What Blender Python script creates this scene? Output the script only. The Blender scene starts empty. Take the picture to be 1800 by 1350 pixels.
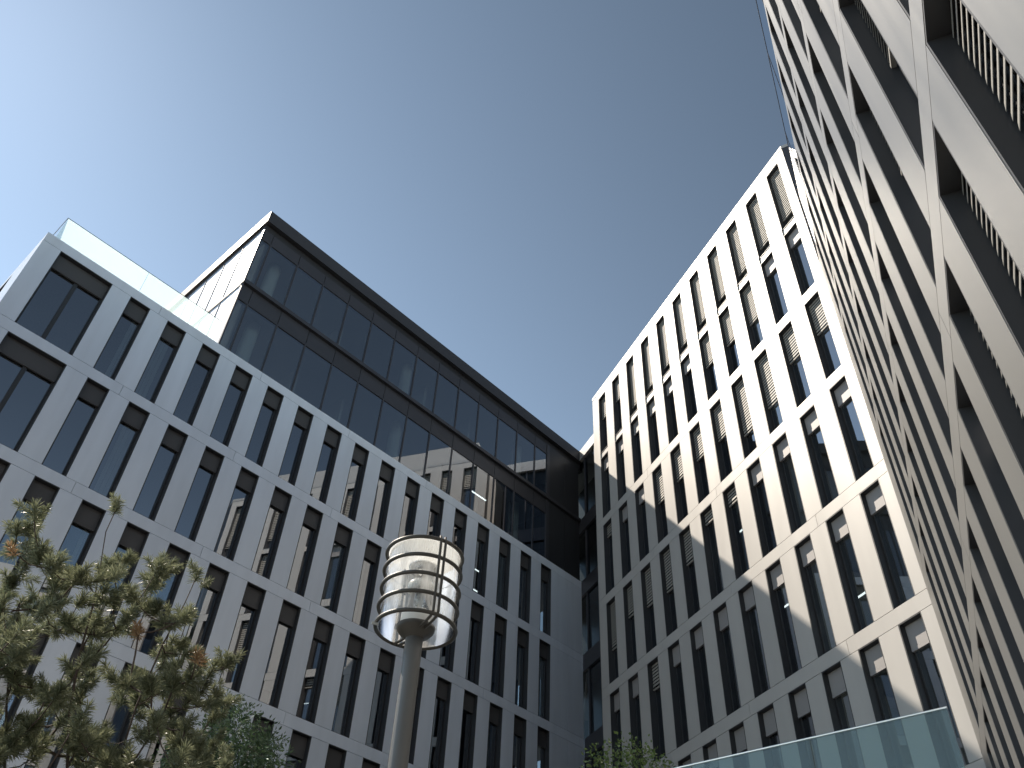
import bpy, math, random
from mathutils import Vector, Matrix

random.seed(7)
rad = math.radians
scene = bpy.context.scene
COL = scene.collection
HO = 1.6                                   # eye height: every measured height is above the eye

# ------------------------------------------------------------------ camera
F_PX = 1500.93
PIT, ROL = 0.7618669890740368, 0.05712389442068276
cp, sp = math.cos(PIT), math.sin(PIT)
fwd = Vector((0, cp, sp)); rgt = Vector((1, 0, 0)); upv = Vector((0, -sp, cp))
cr, sr = math.cos(ROL), math.sin(ROL)
r2 = cr * rgt + sr * upv
u2 = -sr * rgt + cr * upv
camd = bpy.data.cameras.new("camera")
camo = bpy.data.objects.new("camera", camd)
COL.objects.link(camo)
camd.sensor_width = 36.0
camd.lens = 36.0 * F_PX / 1800.0
camd.clip_start = 0.05
camd.clip_end = 3000.0
m = Matrix.Identity(4)
for i in range(3):
    m[i][0] = r2[i]; m[i][1] = u2[i]; m[i][2] = -fwd[i]
m[2][3] = HO
camo.matrix_world = m
scene.camera = camo

# ------------------------------------------------------------------ sky and sun
SUN_AZ, SUN_EL = rad(-56.5), rad(52.0)     # azimuth clockwise from +Y
world = bpy.data.worlds.new("World")
scene.world = world
world.use_nodes = True
wn = world.node_tree
bg = wn.nodes["Background"]
sky = wn.nodes.new("ShaderNodeTexSky")
sky.sky_type = 'NISHITA'
sky.sun_disc = False
sky.sun_elevation = SUN_EL
sky.sun_rotation = SUN_AZ
sky.altitude = 0
sky.air_density = 1.0
sky.dust_density = 0.06
sky.ozone_density = 1.0
hsv = wn.nodes.new("ShaderNodeHueSaturation")      # a hazier, greyer blue than the clear-air model gives
hsv.inputs["Saturation"].default_value = 0.39
hsv.inputs["Hue"].default_value = 0.478
gam = wn.nodes.new("ShaderNodeGamma")
gam.inputs[1].default_value = 2.4
wn.links.new(sky.outputs[0], hsv.inputs["Color"])
wn.links.new(hsv.outputs[0], gam.inputs[0])
wn.links.new(gam.outputs[0], bg.inputs[0])
bg.inputs[1].default_value = 0.0125

sund = bpy.data.lights.new("sun", 'SUN')
sund.energy = 5.0
sund.angle = rad(0.53)
sund.color = (1.0, 0.89, 0.75)
suno = bpy.data.objects.new("sun", sund)
COL.objects.link(suno)
sdir = Vector((math.sin(SUN_AZ) * math.cos(SUN_EL), math.cos(SUN_AZ) * math.cos(SUN_EL), math.sin(SUN_EL)))
suno.rotation_euler = sdir.to_track_quat('Z', 'Y').to_euler()
suno.location = sdir * 120

scene.view_settings.view_transform = 'Standard'
scene.view_settings.look = 'None'
scene.view_settings.exposure = 0.6
scene.view_settings.gamma = 1.0
scene.cycles.max_bounces = 10
scene.cycles.diffuse_bounces = 3
scene.cycles.glossy_bounces = 4
scene.cycles.transparent_max_bounces = 16
scene.cycles.caustics_reflective = True
scene.cycles.blur_glossy = 1.0
scene.cycles.caustics_refractive = False
scene.cycles.use_denoising = True


# ------------------------------------------------------------------ materials
def newmat(name):
    mt = bpy.data.materials.new(name)
    mt.use_nodes = True
    nt = mt.node_tree
    nt.nodes.clear()
    out = nt.nodes.new("ShaderNodeOutputMaterial")
    return mt, nt, out


def pbr(name, col, rough=0.6, metal=0.0, vary=0.0, noise=0.0, nscale=3.0, bump=0.0, bscale=60.0, spec=0.5, stretch=(1, 1, 1)):
    mt, nt, out = newmat(name)
    b = nt.nodes.new("ShaderNodeBsdfPrincipled")
    b.inputs["Roughness"].default_value = rough
    b.inputs["Metallic"].default_value = metal
    b.inputs["Specular IOR Level"].default_value = spec
    b.inputs["Base Color"].default_value = (*col, 1)
    nt.links.new(b.outputs[0], out.inputs[0])
    if vary or noise:
        fac = None
        tc = nt.nodes.new("ShaderNodeTexCoord")
        mp = nt.nodes.new("ShaderNodeMapping")
        mp.inputs["Scale"].default_value = stretch
        nt.links.new(tc.outputs["Object"], mp.inputs[0])
        nz = nt.nodes.new("ShaderNodeTexNoise")
        nz.inputs["Scale"].default_value = nscale
        nz.inputs["Detail"].default_value = 6
        nt.links.new(mp.outputs[0], nz.inputs[0])
        g = nt.nodes.new("ShaderNodeNewGeometry")
        a = nt.nodes.new("ShaderNodeMath"); a.operation = 'MULTIPLY_ADD'
        a.inputs[1].default_value = vary; a.inputs[2].default_value = 1 - vary / 2
        nt.links.new(g.outputs["Random Per Island"], a.inputs[0])
        c = nt.nodes.new("ShaderNodeMath"); c.operation = 'MULTIPLY_ADD'
        c.inputs[1].default_value = noise; c.inputs[2].default_value = 1 - noise / 2
        nt.links.new(nz.outputs["Fac"], c.inputs[0])
        d = nt.nodes.new("ShaderNodeMath"); d.operation = 'MULTIPLY'
        nt.links.new(a.outputs[0], d.inputs[0]); nt.links.new(c.outputs[0], d.inputs[1])
        mx = nt.nodes.new("ShaderNodeMix"); mx.data_type = 'RGBA'; mx.blend_type = 'MULTIPLY'
        mx.inputs[0].default_value = 1
        mx.inputs[6].default_value = (*col, 1)
        nt.links.new(d.outputs[0], mx.inputs[7])
        nt.links.new(mx.outputs[2], b.inputs["Base Color"])
        r = nt.nodes.new("ShaderNodeMath"); r.operation = 'MULTIPLY_ADD'
        r.inputs[1].default_value = 0.10; r.inputs[2].default_value = rough - 0.05
        nt.links.new(nz.outputs["Fac"], r.inputs[0])
        nt.links.new(r.outputs[0], b.inputs["Roughness"])
    if bump:
        tc2 = nt.nodes.new("ShaderNodeTexCoord")
        n2 = nt.nodes.new("ShaderNodeTexNoise")
        n2.inputs["Scale"].default_value = bscale
        nt.links.new(tc2.outputs["Object"], n2.inputs[0])
        bp = nt.nodes.new("ShaderNodeBump")
        bp.inputs["Strength"].default_value = bump
        bp.inputs["Distance"].default_value = 0.01
        nt.links.new(n2.outputs["Fac"], bp.inputs["Height"])
        nt.links.new(bp.outputs[0], b.inputs["Normal"])
    return mt


def glass(name, tint, ior=1.55, boost=0.04, rough=0.0, milk=0.0, milk_col=(0.8, 0.9, 0.9), dust=0.0, warp=0.0):
    """Thin pane: Fresnel mix of a tinted see-through and a mirror; milk = white translucent dust, or glare put into the end panes."""
    mt, nt, out = newmat(name)
    fr = nt.nodes.new("ShaderNodeFresnel"); fr.inputs[0].default_value = ior
    ad = nt.nodes.new("ShaderNodeMath"); ad.operation = 'ADD'; ad.use_clamp = True
    ad.inputs[1].default_value = boost
    nt.links.new(fr.outputs[0], ad.inputs[0])
    tr = nt.nodes.new("ShaderNodeBsdfTransparent"); tr.inputs[0].default_value = (*tint, 1)
    gl = nt.nodes.new("ShaderNodeBsdfGlossy"); gl.inputs[0].default_value = (0.92, 0.95, 1, 1)
    gl.inputs["Roughness"].default_value = rough
    mx = nt.nodes.new("ShaderNodeMixShader")
    nt.links.new(ad.outputs[0], mx.inputs[0])
    base = tr.outputs[0]
    if milk:
        tl = nt.nodes.new("ShaderNodeBsdfTranslucent"); tl.inputs[0].default_value = (*milk_col, 1)
        df = nt.nodes.new("ShaderNodeBsdfDiffuse"); df.inputs[0].default_value = (*milk_col, 1)
        m1 = nt.nodes.new("ShaderNodeMixShader"); m1.inputs[0].default_value = 0.12
        nt.links.new(tl.outputs[0], m1.inputs[1]); nt.links.new(df.outputs[0], m1.inputs[2])
        m2 = nt.nodes.new("ShaderNodeMixShader")
        m2.inputs[0].default_value = milk
        nt.links.new(base, m2.inputs[1]); nt.links.new(m1.outputs[0], m2.inputs[2])
        base = m2.outputs[0]
        if dust:
            tc = nt.nodes.new("ShaderNodeTexCoord")
            mp = nt.nodes.new("ShaderNodeMapping"); mp.inputs["Scale"].default_value = (9, 9, 1.2)
            nz = nt.nodes.new("ShaderNodeTexNoise"); nz.inputs["Scale"].default_value = 2.2; nz.inputs["Detail"].default_value = 7
            nt.links.new(tc.outputs["Object"], mp.inputs[0]); nt.links.new(mp.outputs[0], nz.inputs[0])
            rp = nt.nodes.new("ShaderNodeMapRange")
            rp.inputs[1].default_value = 0.3; rp.inputs[2].default_value = 0.7
            rp.inputs[3].default_value = max(0.0, milk - dust); rp.inputs[4].default_value = min(1.0, milk + dust)
            nt.links.new(nz.outputs["Fac"], rp.inputs[0]); nt.links.new(rp.outputs[0], m2.inputs[0])
    if warp:
        tc = nt.nodes.new("ShaderNodeTexCoord")
        nz = nt.nodes.new("ShaderNodeTexNoise"); nz.inputs["Scale"].default_value = 0.8; nz.inputs["Detail"].default_value = 1
        bp = nt.nodes.new("ShaderNodeBump"); bp.inputs["Strength"].default_value = warp; bp.inputs["Distance"].default_value = 0.02
        nt.links.new(tc.outputs["Object"], nz.inputs[0]); nt.links.new(nz.outputs["Fac"], bp.inputs["Height"])
        nt.links.new(bp.outputs[0], gl.inputs["Normal"])
    nt.links.new(base, mx.inputs[1]); nt.links.new(gl.outputs[0], mx.inputs[2])
    nt.links.new(mx.outputs[0], out.inputs[0])
    return mt


def emit(name, col, s):
    mt, nt, out = newmat(name)
    e = nt.nodes.new("ShaderNodeEmission"); e.inputs[0].default_value = (*col, 1); e.inputs[1].default_value = s
    nt.links.new(e.outputs[0], out.inputs[0])
    return mt


M = {
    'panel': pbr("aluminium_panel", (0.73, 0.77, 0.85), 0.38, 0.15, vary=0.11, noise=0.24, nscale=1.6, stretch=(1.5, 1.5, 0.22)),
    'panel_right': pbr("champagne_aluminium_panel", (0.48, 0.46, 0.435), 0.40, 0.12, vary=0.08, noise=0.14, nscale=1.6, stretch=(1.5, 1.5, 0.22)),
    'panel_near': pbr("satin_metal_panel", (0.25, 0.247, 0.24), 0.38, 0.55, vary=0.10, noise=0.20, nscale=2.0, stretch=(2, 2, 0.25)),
    'box_shaded': pbr("shaded_blind_box", (0.085, 0.08, 0.08), 0.5, 0.2, noise=0.1),  # same blind box, with the left facade's shade put into its colour
    'pane_left': glass("left_window_glass", (0.46, 0.52, 0.54), 1.6, 0.34, warp=0.06),
    'fabric': pbr("pale_curtain", (0.62, 0.63, 0.60), 0.9, noise=0.25, nscale=6, stretch=(4, 4, 0.2)),
    'backing': pbr("dark_backing", (0.035, 0.035, 0.038), 0.7),
    'jamb': pbr("anodised_jamb", (0.045, 0.046, 0.05), 0.45, 0.2, noise=0.15),
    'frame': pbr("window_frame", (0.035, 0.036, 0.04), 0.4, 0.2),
    'box': pbr("blind_box_metal", (0.30, 0.285, 0.28), 0.55, 0.1, noise=0.1),
    'slat': pbr("blind_slat", (0.30, 0.285, 0.255), 0.65, 0.0, noise=0.1),
    'slat_near': pbr("grey_blind_slat", (0.17, 0.163, 0.15), 0.6, 0.0, noise=0.15),
    'dark': pbr("dark_metal", (0.075, 0.075, 0.085), 0.38, 0.5, vary=0.1, noise=0.15, nscale=1.5),
    'fascia': pbr("roof_fascia_metal", (0.05, 0.05, 0.056), 0.5, 0.4, vary=0.1, noise=0.1, nscale=1.0),
    'coping': pbr("coping_metal", (0.42, 0.41, 0.40), 0.45, 0.3, noise=0.1),
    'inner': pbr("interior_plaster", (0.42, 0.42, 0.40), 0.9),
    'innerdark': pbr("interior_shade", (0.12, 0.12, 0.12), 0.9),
    'column': pbr("white_column", (0.72, 0.74, 0.72), 0.7),
    'roofing': pbr("roof_gravel", (0.30, 0.29, 0.27), 0.95, noise=0.4, nscale=14),
    'paving': pbr("paving_stone", (0.15, 0.147, 0.142), 0.85, noise=0.35, nscale=1.3, bump=0.3),
    'pane': glass("window_glass", (0.40, 0.45, 0.46), 1.6, 0.22, warp=0.04),
    'curtain': glass("curtain_glass", (0.56, 0.64, 0.66), 1.6, 0.32, warp=0.04),
    'link_glass': glass("dark_link_glass", (0.30, 0.36, 0.38), 1.5, 0.0),
    'endglass': glass("glare_end_glass", (0.5, 0.6, 0.62), 1.6, 0.18, rough=0.48, milk=0.7, milk_col=(0.8, 0.83, 0.83)),  # milky white stands in for sun glare on clear panes
    'rail_glass': glass("balustrade_glass", (0.80, 0.92, 0.92), 1.5, 0.02, milk=0.52, milk_col=(0.80, 0.95, 0.95)),
    'teal_glass': glass("teal_balustrade_glass", (0.76, 0.88, 0.87), 1.45, 0.0, milk=0.17, milk_col=(0.75, 0.9, 0.89)),
    'screen': glass("screen_glass", (0.66, 0.74, 0.76), 1.5, 0.02),
    'rail': pbr("handrail_steel", (0.62, 0.64, 0.64), 0.3, 0.8, noise=0.1),
    'lamp_metal': pbr("lamp_grey_paint", (0.075, 0.072, 0.065), 0.5, 0.25, noise=0.3, nscale=12),
    'lamp_pole': pbr("lamp_pole_paint", (0.135, 0.138, 0.138), 0.5, 0.2, noise=0.25, nscale=10, stretch=(1, 1, 0.3)),
    'lamp_glass': glass("lamp_dusty_glass", (0.86, 0.88, 0.88), 1.45, 0.02, rough=0.16, milk=0.36, milk_col=(0.99, 0.99, 0.97), dust=0.30),
    'lamp_white': pbr("lamp_white_enamel", (0.82, 0.82, 0.80), 0.4),
    'lamp_mirror': pbr("lamp_reflector", (0.8, 0.8, 0.8), 0.12, 1.0),
    'crystal': glass("lamp_lens", (0.85, 0.88, 0.88), 1.6, 0.25, rough=0.08),
    'lamp_lid': glass("lamp_frosted_lid", (0.9, 0.9, 0.9), 1.4, 0.0, milk=0.6, milk_col=(0.95, 0.95, 0.93)),
    'lit': emit("fluorescent_tube", (0.95, 1.0, 0.97), 2.2),
    'bark': pbr("pine_bark", (0.075, 0.055, 0.045), 0.9, noise=0.5, nscale=20, bump=0.6, bscale=45),
    'twig': pbr("shrub_bark", (0.10, 0.085, 0.06), 0.9, noise=0.3, nscale=20),
}


def leafmat(name, c1, c2, trans=0.35, rough=0.5):
    mt, nt, out = newmat(name)
    g = nt.nodes.new("ShaderNodeNewGeometry")
    cr_ = nt.nodes.new("ShaderNodeValToRGB")
    cr_.color_ramp.elements[0].color = (*c1, 1)
    cr_.color_ramp.elements[1].color = (*c2, 1)
    nt.links.new(g.outputs["Random Per Island"], cr_.inputs[0])
    b = nt.nodes.new("ShaderNodeBsdfPrincipled")
    b.inputs["Roughness"].default_value = rough
    nt.links.new(cr_.outputs[0], b.inputs["Base Color"])
    t = nt.nodes.new("ShaderNodeBsdfTranslucent")
    nt.links.new(cr_.outputs[0], t.inputs[0])
    mx = nt.nodes.new("ShaderNodeMixShader"); mx.inputs[0].default_value = trans
    nt.links.new(b.outputs[0], mx.inputs[1]); nt.links.new(t.outputs[0], mx.inputs[2])
    nt.links.new(mx.outputs[0], out.inputs[0])
    return mt


M['needle'] = leafmat("pine_needle", (0.095, 0.115, 0.06), (0.30, 0.315, 0.20), 0.42, 0.40)
M['deadneedle'] = leafmat("dry_needle", (0.26, 0.15, 0.075), (0.44, 0.30, 0.16), 0.3)
M['leaf'] = leafmat("broad_leaf", (0.08, 0.13, 0.035), (0.24, 0.32, 0.10), 0.35, 0.35)
M['leaf2'] = leafmat("grey_green_leaf", (0.045, 0.085, 0.035), (0.15, 0.21, 0.10), 0.3, 0.4)


# ------------------------------------------------------------------ mesh helpers
class MB:
    def __init__(s):
        s.v = []; s.f = []

    def box(s, x0, x1, y0, y1, z0, z1):
        n = len(s.v)
        s.v += [(x0, y0, z0), (x1, y0, z0), (x1, y1, z0), (x0, y1, z0), (x0, y0, z1), (x1, y0, z1), (x1, y1, z1), (x0, y1, z1)]
        s.f += [tuple(n + i for i in q) for q in ((0, 3, 2, 1), (4, 5, 6, 7), (0, 1, 5, 4), (1, 2, 6, 5), (2, 3, 7, 6), (3, 0, 4, 7))]
        return s

    def quad(s, a, b, c, d):
        n = len(s.v); s.v += [tuple(a), tuple(b), tuple(c), tuple(d)]; s.f.append((n, n + 1, n + 2, n + 3)); return s

    def prism(s, poly, z0, z1):
        n = len(s.v); k = len(poly)
        s.v += [(p[0], p[1], z0) for p in poly] + [(p[0], p[1], z1) for p in poly]
        s.f.append(tuple(n + i for i in reversed(range(k))))
        s.f.append(tuple(n + k + i for i in range(k)))
        for i in range(k):
            j = (i + 1) % k
            s.f.append((n + i, n + j, n + k + j, n + k + i))
        return s

    def lathe(s, prof, seg=48, c=(0, 0, 0), a0=0.0):
        n = len(s.v); k = len(prof)
        for j in range(seg):
            t = a0 + 2 * math.pi * j / seg
            for r, z in prof:
                s.v.append((c[0] + r * math.cos(t), c[1] + r * math.sin(t), c[2] + z))
        for j in range(seg):
            j2 = (j + 1) % seg
            for i in range(k - 1):
                s.f.append((n + j * k + i, n + j2 * k + i, n + j2 * k + i + 1, n + j * k + i + 1))
        return s

    def torus(s, R, r, z, seg=64, ts=10, c=(0, 0)):
        n = len(s.v)
        for j in range(seg):
            t = 2 * math.pi * j / seg
            for i in range(ts):
                u = 2 * math.pi * i / ts
                q = R + r * math.cos(u)
                s.v.append((c[0] + q * math.cos(t), c[1] + q * math.sin(t), z + r * math.sin(u)))
        for j in range(seg):
            j2 = (j + 1) % seg
            for i in range(ts):
                i2 = (i + 1) % ts
                s.f.append((n + j * ts + i, n + j2 * ts + i, n + j2 * ts + i2, n + j * ts + i2))
        return s

    def tube(s, pts, rads, seg=6):
        n = len(s.v)
        P = [Vector(p) for p in pts]
        ref = Vector((0.37, 0.21, 0.9)).normalized()
        for i, p in enumerate(P):
            d = (P[min(i + 1, len(P) - 1)] - P[max(i - 1, 0)])
            d = d.normalized() if d.length > 1e-9 else Vector((0, 0, 1))
            a = d.cross(ref)
            if a.length < 1e-3: a = d.cross(Vector((1, 0, 0)))
            a.normalize(); b = d.cross(a)
            for j in range(seg):
                t = 2 * math.pi * j / seg
                s.v.append(tuple(p + (a * math.cos(t) + b * math.sin(t)) * rads[i]))
        for i in range(len(P) - 1):
            for j in range(seg):
                j2 = (j + 1) % seg
                s.f.append((n + i * seg + j, n + i * seg + j2, n + (i + 1) * seg + j2, n + (i + 1) * seg + j))
        s.f.append(tuple(n + j for j in reversed(range(seg))))
        s.f.append(tuple(n + (len(P) - 1) * seg + j for j in range(seg)))
        return s

    def mesh(s, name, mat, smooth=False):
        me = bpy.data.meshes.new(name)
        me.from_pydata(s.v, [], s.f)
        me.materials.append(M[mat] if isinstance(mat, str) else mat)
        if smooth:
            me.polygons.foreach_set("use_smooth", [True] * len(me.polygons))
        me.update()
        return me

    def build(s, name, mat, parent=None, smooth=False, mtx=None):
        return link(name, s.mesh(name, mat, smooth), parent, mtx)


def link(name, me, parent=None, mtx=None):
    o = bpy.data.objects.new(name, me)
    COL.objects.link(o)
    if parent is not None: o.parent = parent
    if mtx is not None: o.matrix_local = mtx
    return o


def tag(o, label=None, cat=None, group=None, kind=None):
    if label: o["label"] = label
    if cat: o["category"] = cat
    if group: o["group"] = group
    if kind: o["kind"] = kind
    return o


def thing(name, label, cat, mtx=None, group=None):
    o = bpy.data.objects.new(name, None)
    COL.objects.link(o)
    o.empty_display_size = 0.5
    if mtx is not None: o.matrix_world = mtx
    return tag(o, label, cat, group)


def frame_of(origin, theta):
    return Matrix.Translation(Vector((origin[0], origin[1], 0))) @ Matrix.Rotation(theta, 4, 'Z')


# ------------------------------------------------------------------ ground
g = MB()
n = 12
for i in range(n):
    for j in range(n):
        x0 = -600 + 1200 * i / n; x1 = -600 + 1200 * (i + 1) / n
        y0 = -600 + 1200 * j / n; y1 = -600 + 1200 * (j + 1) / n
        g.quad((x0, y0, 0), (x1, y0, 0), (x1, y1, 0), (x0, y1, 0))
tag(g.build("paving", 'paving'), "pale stone paving of the courtyard between the buildings", "paving", kind="structure")

# ------------------------------------------------------------------ facade kit
FL = [20.77, 17.17, 13.57, 9.97, 6.37, 2.77, -0.83]    # storey lines above the eye
FZ = [h + HO for h in FL]
BAND = 0.37
J = 0.012                                              # open joint
REC = 0.42                                             # depth of the window recess


def window_meshes(w, h, mullion=False):
    f = MB()
    f.box(0.002, 0.03, 0.004, REC, 0.003, h - 0.003).box(w - 0.03, w - 0.002, 0.004, REC, 0.003, h - 0.003)
    f.box(0.0305, w - 0.0305, 0.004, REC, h - 0.03, h - 0.003).box(0.033, w - 0.033, 0.03, REC, 0.003, 0.025)
    a, b = 0.033, w - 0.033
    f.box(a, a + 0.045, 0.215, 0.265, 0.028, h - 0.033).box(b - 0.045, b, 0.215, 0.265, 0.028, h - 0.033)
    f.box(a + 0.047, b - 0.047, 0.217, 0.263, 0.028, 0.075).box(a + 0.047, b - 0.047, 0.217, 0.263, h - 0.08, h - 0.033)
    if mullion:
        f.box(w / 2 - 0.06, w / 2 + 0.06, 0.20, 0.28, 0.077, h - 0.082)
    p = MB().quad((a + 0.04, 0.24, 0.07), (b - 0.04, 0.24, 0.07), (b - 0.04, 0.24, h - 0.075), (a + 0.04, 0.24, h - 0.075))
    x = MB()
    zt = h - 0.034
    x.box(a + 0.004, b - 0.004, 0.155, 0.212, zt - 0.52, zt).box(a + 0.004, b - 0.004, 0.148, 0.212, zt - 0.60, zt - 0.526)
    return f.mesh("window", 'jamb'), p.mesh("pane", 'pane'), x.mesh("blind_box", 'box')


def blind_mesh(w, drop, mat='slat', pitch=0.112):
    b = MB()
    k = int(drop / pitch)
    for i in range(k):
        z = -0.045 - i * pitch
        x0, x1 = 0.045, w - 0.045
        t = 0.004
        y0, y1, z0, z1 = 0.150, 0.166, z - 0.040, z + 0.040
        nn = len(b.v)
        b.v += [(x0, y0, z0), (x1, y0, z0), (x1, y1, z1), (x0, y1, z1), (x0, y0 + t, z0 - t), (x1, y0 + t, z0 - t), (x1, y1 + t, z1 - t), (x0, y1 + t, z1 - t)]
        b.f += [tuple(nn + q for q in r_) for r_ in ((0, 1, 2, 3), (4, 7, 6, 5), (0, 4, 5, 1), (1, 5, 6, 2), (2, 6, 7, 3), (3, 7, 4, 0))]
    b.box(0.045, w - 0.045, 0.150, 0.20, -0.045 - k * pitch - 0.05, -0.045 - k * pitch - 0.005)
    return b.mesh("blind", mat)


_wm = {}
_bm = {}


wrng = random.Random(3)


def tilt(k=0.004):
    return Matrix.Rotation(wrng.gauss(0, k), 4, 'Z') @ Matrix.Rotation(wrng.gauss(0, k), 4, 'X')


def add_window(parent, x0, w, z0, h, mtx=None, blind=0.0, mullion=False, label=None, left_style=False, slat='slat'):
    key = (round(w, 3), round(h, 3), mullion, left_style)
    if key not in _wm:
        _wm[key] = window_meshes(w, h, mullion)
        if left_style:
            _wm[key][1].materials[0] = M['pane_left']; _wm[key][2].materials[0] = M['box_shaded']
    fm, pm, bm_ = _wm[key]
    T = (mtx or Matrix.Identity(4)) @ Matrix.Translation((x0, 0, z0))
    o = link("window", fm, parent, T)
    C_ = Matrix.Translation((w / 2, 0.24, h / 2))
    link("pane", pm, o, C_ @ tilt(0.003) @ C_.inverted())
    if left_style and blind <= 0 and wrng.random() < 0.33:
        cw = w * wrng.choice((0.25, 0.4, 0.55)); cx = 0.08 if wrng.random() < 0.5 else w - 0.08 - cw
        ck = ('c', round(cw, 2), round(cx, 2), round(h, 2))
        if ck not in _bm:
            cm_ = MB(); nf = max(3, int(cw / 0.06))
            for q in range(nf):
                cm_.box(cx + cw * q / nf, cx + cw * (q + 0.93) / nf, 0.30 + 0.02 * (q % 2), 0.315 + 0.02 * (q % 2), 0.06, h - 0.1)
            _bm[ck] = cm_.mesh("curtain", 'fabric')
        link("curtain", _bm[ck], o)
    if blind <= 0:
        link("blind_box", bm_, o)
    else:
        bk = (round(w, 3), round(blind, 2), slat)
        if bk not in _bm: _bm[bk] = blind_mesh(w, blind, slat)
        link("blind", _bm[bk], o, Matrix.Translation((0, 0, h - 0.034)))
    if label: o["label"] = label
    return o


def pane_only_windows(mb_frame, mb_pane, x0, w, z0, h):
    mb_frame.box(x0 + 0.003, x0 + 0.05, 0.05, REC, z0, z0 + h).box(x0 + w - 0.05, x0 + w - 0.003, 0.05, REC, z0, z0 + h)
    mb_frame.box(x0 + 0.052, x0 + w - 0.052, 0.15, REC, z0 + h - 0.62, z0 + h - 0.004)
    mb_pane.quad((x0 + 0.05, 0.24, z0), (x0 + w - 0.05, 0.24, z0), (x0 + w - 0.05, 0.24, z0 + h - 0.62), (x0 + 0.05, 0.24, z0 + h - 0.62))


def band_boxes(mb, x0, x1, z0, z1, joints, y0=0.0, y1=0.045):
    xs = [x0] + sorted(j for j in joints if x0 + 0.2 < j < x1 - 0.2) + [x1]
    for a, b in zip(xs[:-1], xs[1:]):
        mb.box(a + (J / 2 if a != x0 else 0), b - (J / 2 if b != x1 else 0), y0, y1, z0, z1)


def panel_run(mb, back, gaps, z0, z1, y1=0.045):
    """pilasters: list of (x0,x1) solid stretches"""
    for a, b in gaps:
        mb.box(a, b, 0.0, y1, z0 + J, z1 - J)
        back.box(a + 0.004, b - 0.004, y1, REC, z0 - 0.001, z1 + 0.001)


# ------------------------------------------------------------------ LEFT BUILDING
AZ_A, AZ_B, AZ_C = 0.7744744499561008, -0.36377986277922575, 0.4453362470885281
KL = 3.6 / 1.664 * 10
aL = Vector((math.sin(AZ_A), math.cos(AZ_A))); nL = Vector((aL.y, -aL.x))
thL = math.atan2(aL.y, aL.x)
OL = -nL * KL
left = thing("office_building", "grey panelled office block on the left with a dark two storey glass top", "building", frame_of(OL, thL))

X_END = 1.53
X_BOX0, X_BOX1 = 7.66, 24.95
X_L1 = 27.44
LW = [(2.10, 3.83)] + [(4.475 + 1.3412 * i, 4.475 + 1.3412 * i + 0.70) for i in range(16)]
jointsL = [5.47 + 4.02 * i for i in range(-1, 7)]
ROWS_SHOWN = 4

# solid stretches between windows
solL = []
px_ = X_END
for a, b in LW:
    solL.append((px_, a)); px_ = b
solL.append((px_, X_L1 - 1.05)); solL.append((X_L1 - 1.05 + J, X_L1))
bak = MB()
for i in range(len(FZ) - 1):
    pan = MB(); panel_run(pan, bak, solL, FZ[i + 1], FZ[i] - BAND); pan.build("storey_wall", 'panel', left)
bak.build("inner_wall", 'backing', left)
for i, z in enumerate(FZ):
    b_ = MB(); band_boxes(b_, X_END, X_L1, z - BAND, z, jointsL)
    b_.build("floor_band", 'panel', left)
MB_ = MB()
for z in FZ:
    MB_.box(X_END + 0.004, X_L1, 0.0451, REC, z - BAND + 0.002, z - 0.002)
MB_.build("lintel", 'backing', left)
base = MB().box(X_END, X_L1, 0.0, REC, 0.0, FZ[-1] - BAND - J)
base.build("plinth", 'panel', left)

blindsL = {}
for r in range(ROWS_SHOWN):
    for k, (a, b) in enumerate(LW):
        add_window(left, a, b - a, FZ[r + 1], 3.6 - BAND, blind=blindsL.get((r, k), 0), mullion=(k == 0), left_style=True)
lf, lp = MB(), MB()
for r in range(ROWS_SHOWN, len(FZ) - 1):
    for a, b in LW:
        pane_only_windows(lf, lp, a, b - a, FZ[r + 1], 3.6 - BAND)
tag(lf.build("lower_window_frames", 'jamb', left), kind="stuff")
tag(lp.build("lower_window_panes", 'pane', left), kind="stuff")

# end face of the left building (turned 90 degrees, running away from the viewer)
ET = Matrix.Translation((X_END, 0, 0)) @ Matrix.Rotation(rad(-90), 4, 'Z')      # its x runs towards the viewer, y into the building
LDEP = 15.0
ew = [(-2.05 - 2.4 * i - 1.75, -2.05 - 2.4 * i) for i in range(5)]
eb = MB()
es = []
q_ = -0.05
for a, b in ew:
    es.append((b, q_)); q_ = a
es.append((-LDEP, q_))
for i in range(len(FZ) - 1):
    ep = MB(); panel_run(ep, eb, es, FZ[i + 1], FZ[i] - BAND); ep.build("end_storey_wall", 'panel', left, mtx=ET)
eb.build("end_inner_wall", 'backing', left, mtx=ET)
eo = MB(); eo2 = MB()
for z in FZ:
    eo = MB(); band_boxes(eo, -LDEP, -0.05, z - BAND, z, [-5.0, -9.0, -13.0])
    eo.build("end_floor_band", 'panel', left, mtx=ET)
    eo2.box(-LDEP, -0.47, 0.0451, REC, z - BAND + 0.002, z - 0.002)
eo2.build("end_lintel", 'backing', left, mtx=ET)
for r in range(ROWS_SHOWN):
    for a, b in ew[:2]:
        add_window(left, a, b - a, FZ[r + 1], 3.6 - BAND, mtx=ET, mullion=True, left_style=True)
er = MB()
for a, b in ew[2:]:
    er.box(a + 0.004, b - 0.004, 0.2, REC, 0.0, FZ[0] - BAND - 0.01)
for a, b in ew[:2]:
    er.box(a + 0.004, b - 0.004, 0.2, REC, 0.0, FZ[ROWS_SHOWN] - BAND - 0.01)
er.build("end_blank_bays", 'jamb', left, mtx=ET)

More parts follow.
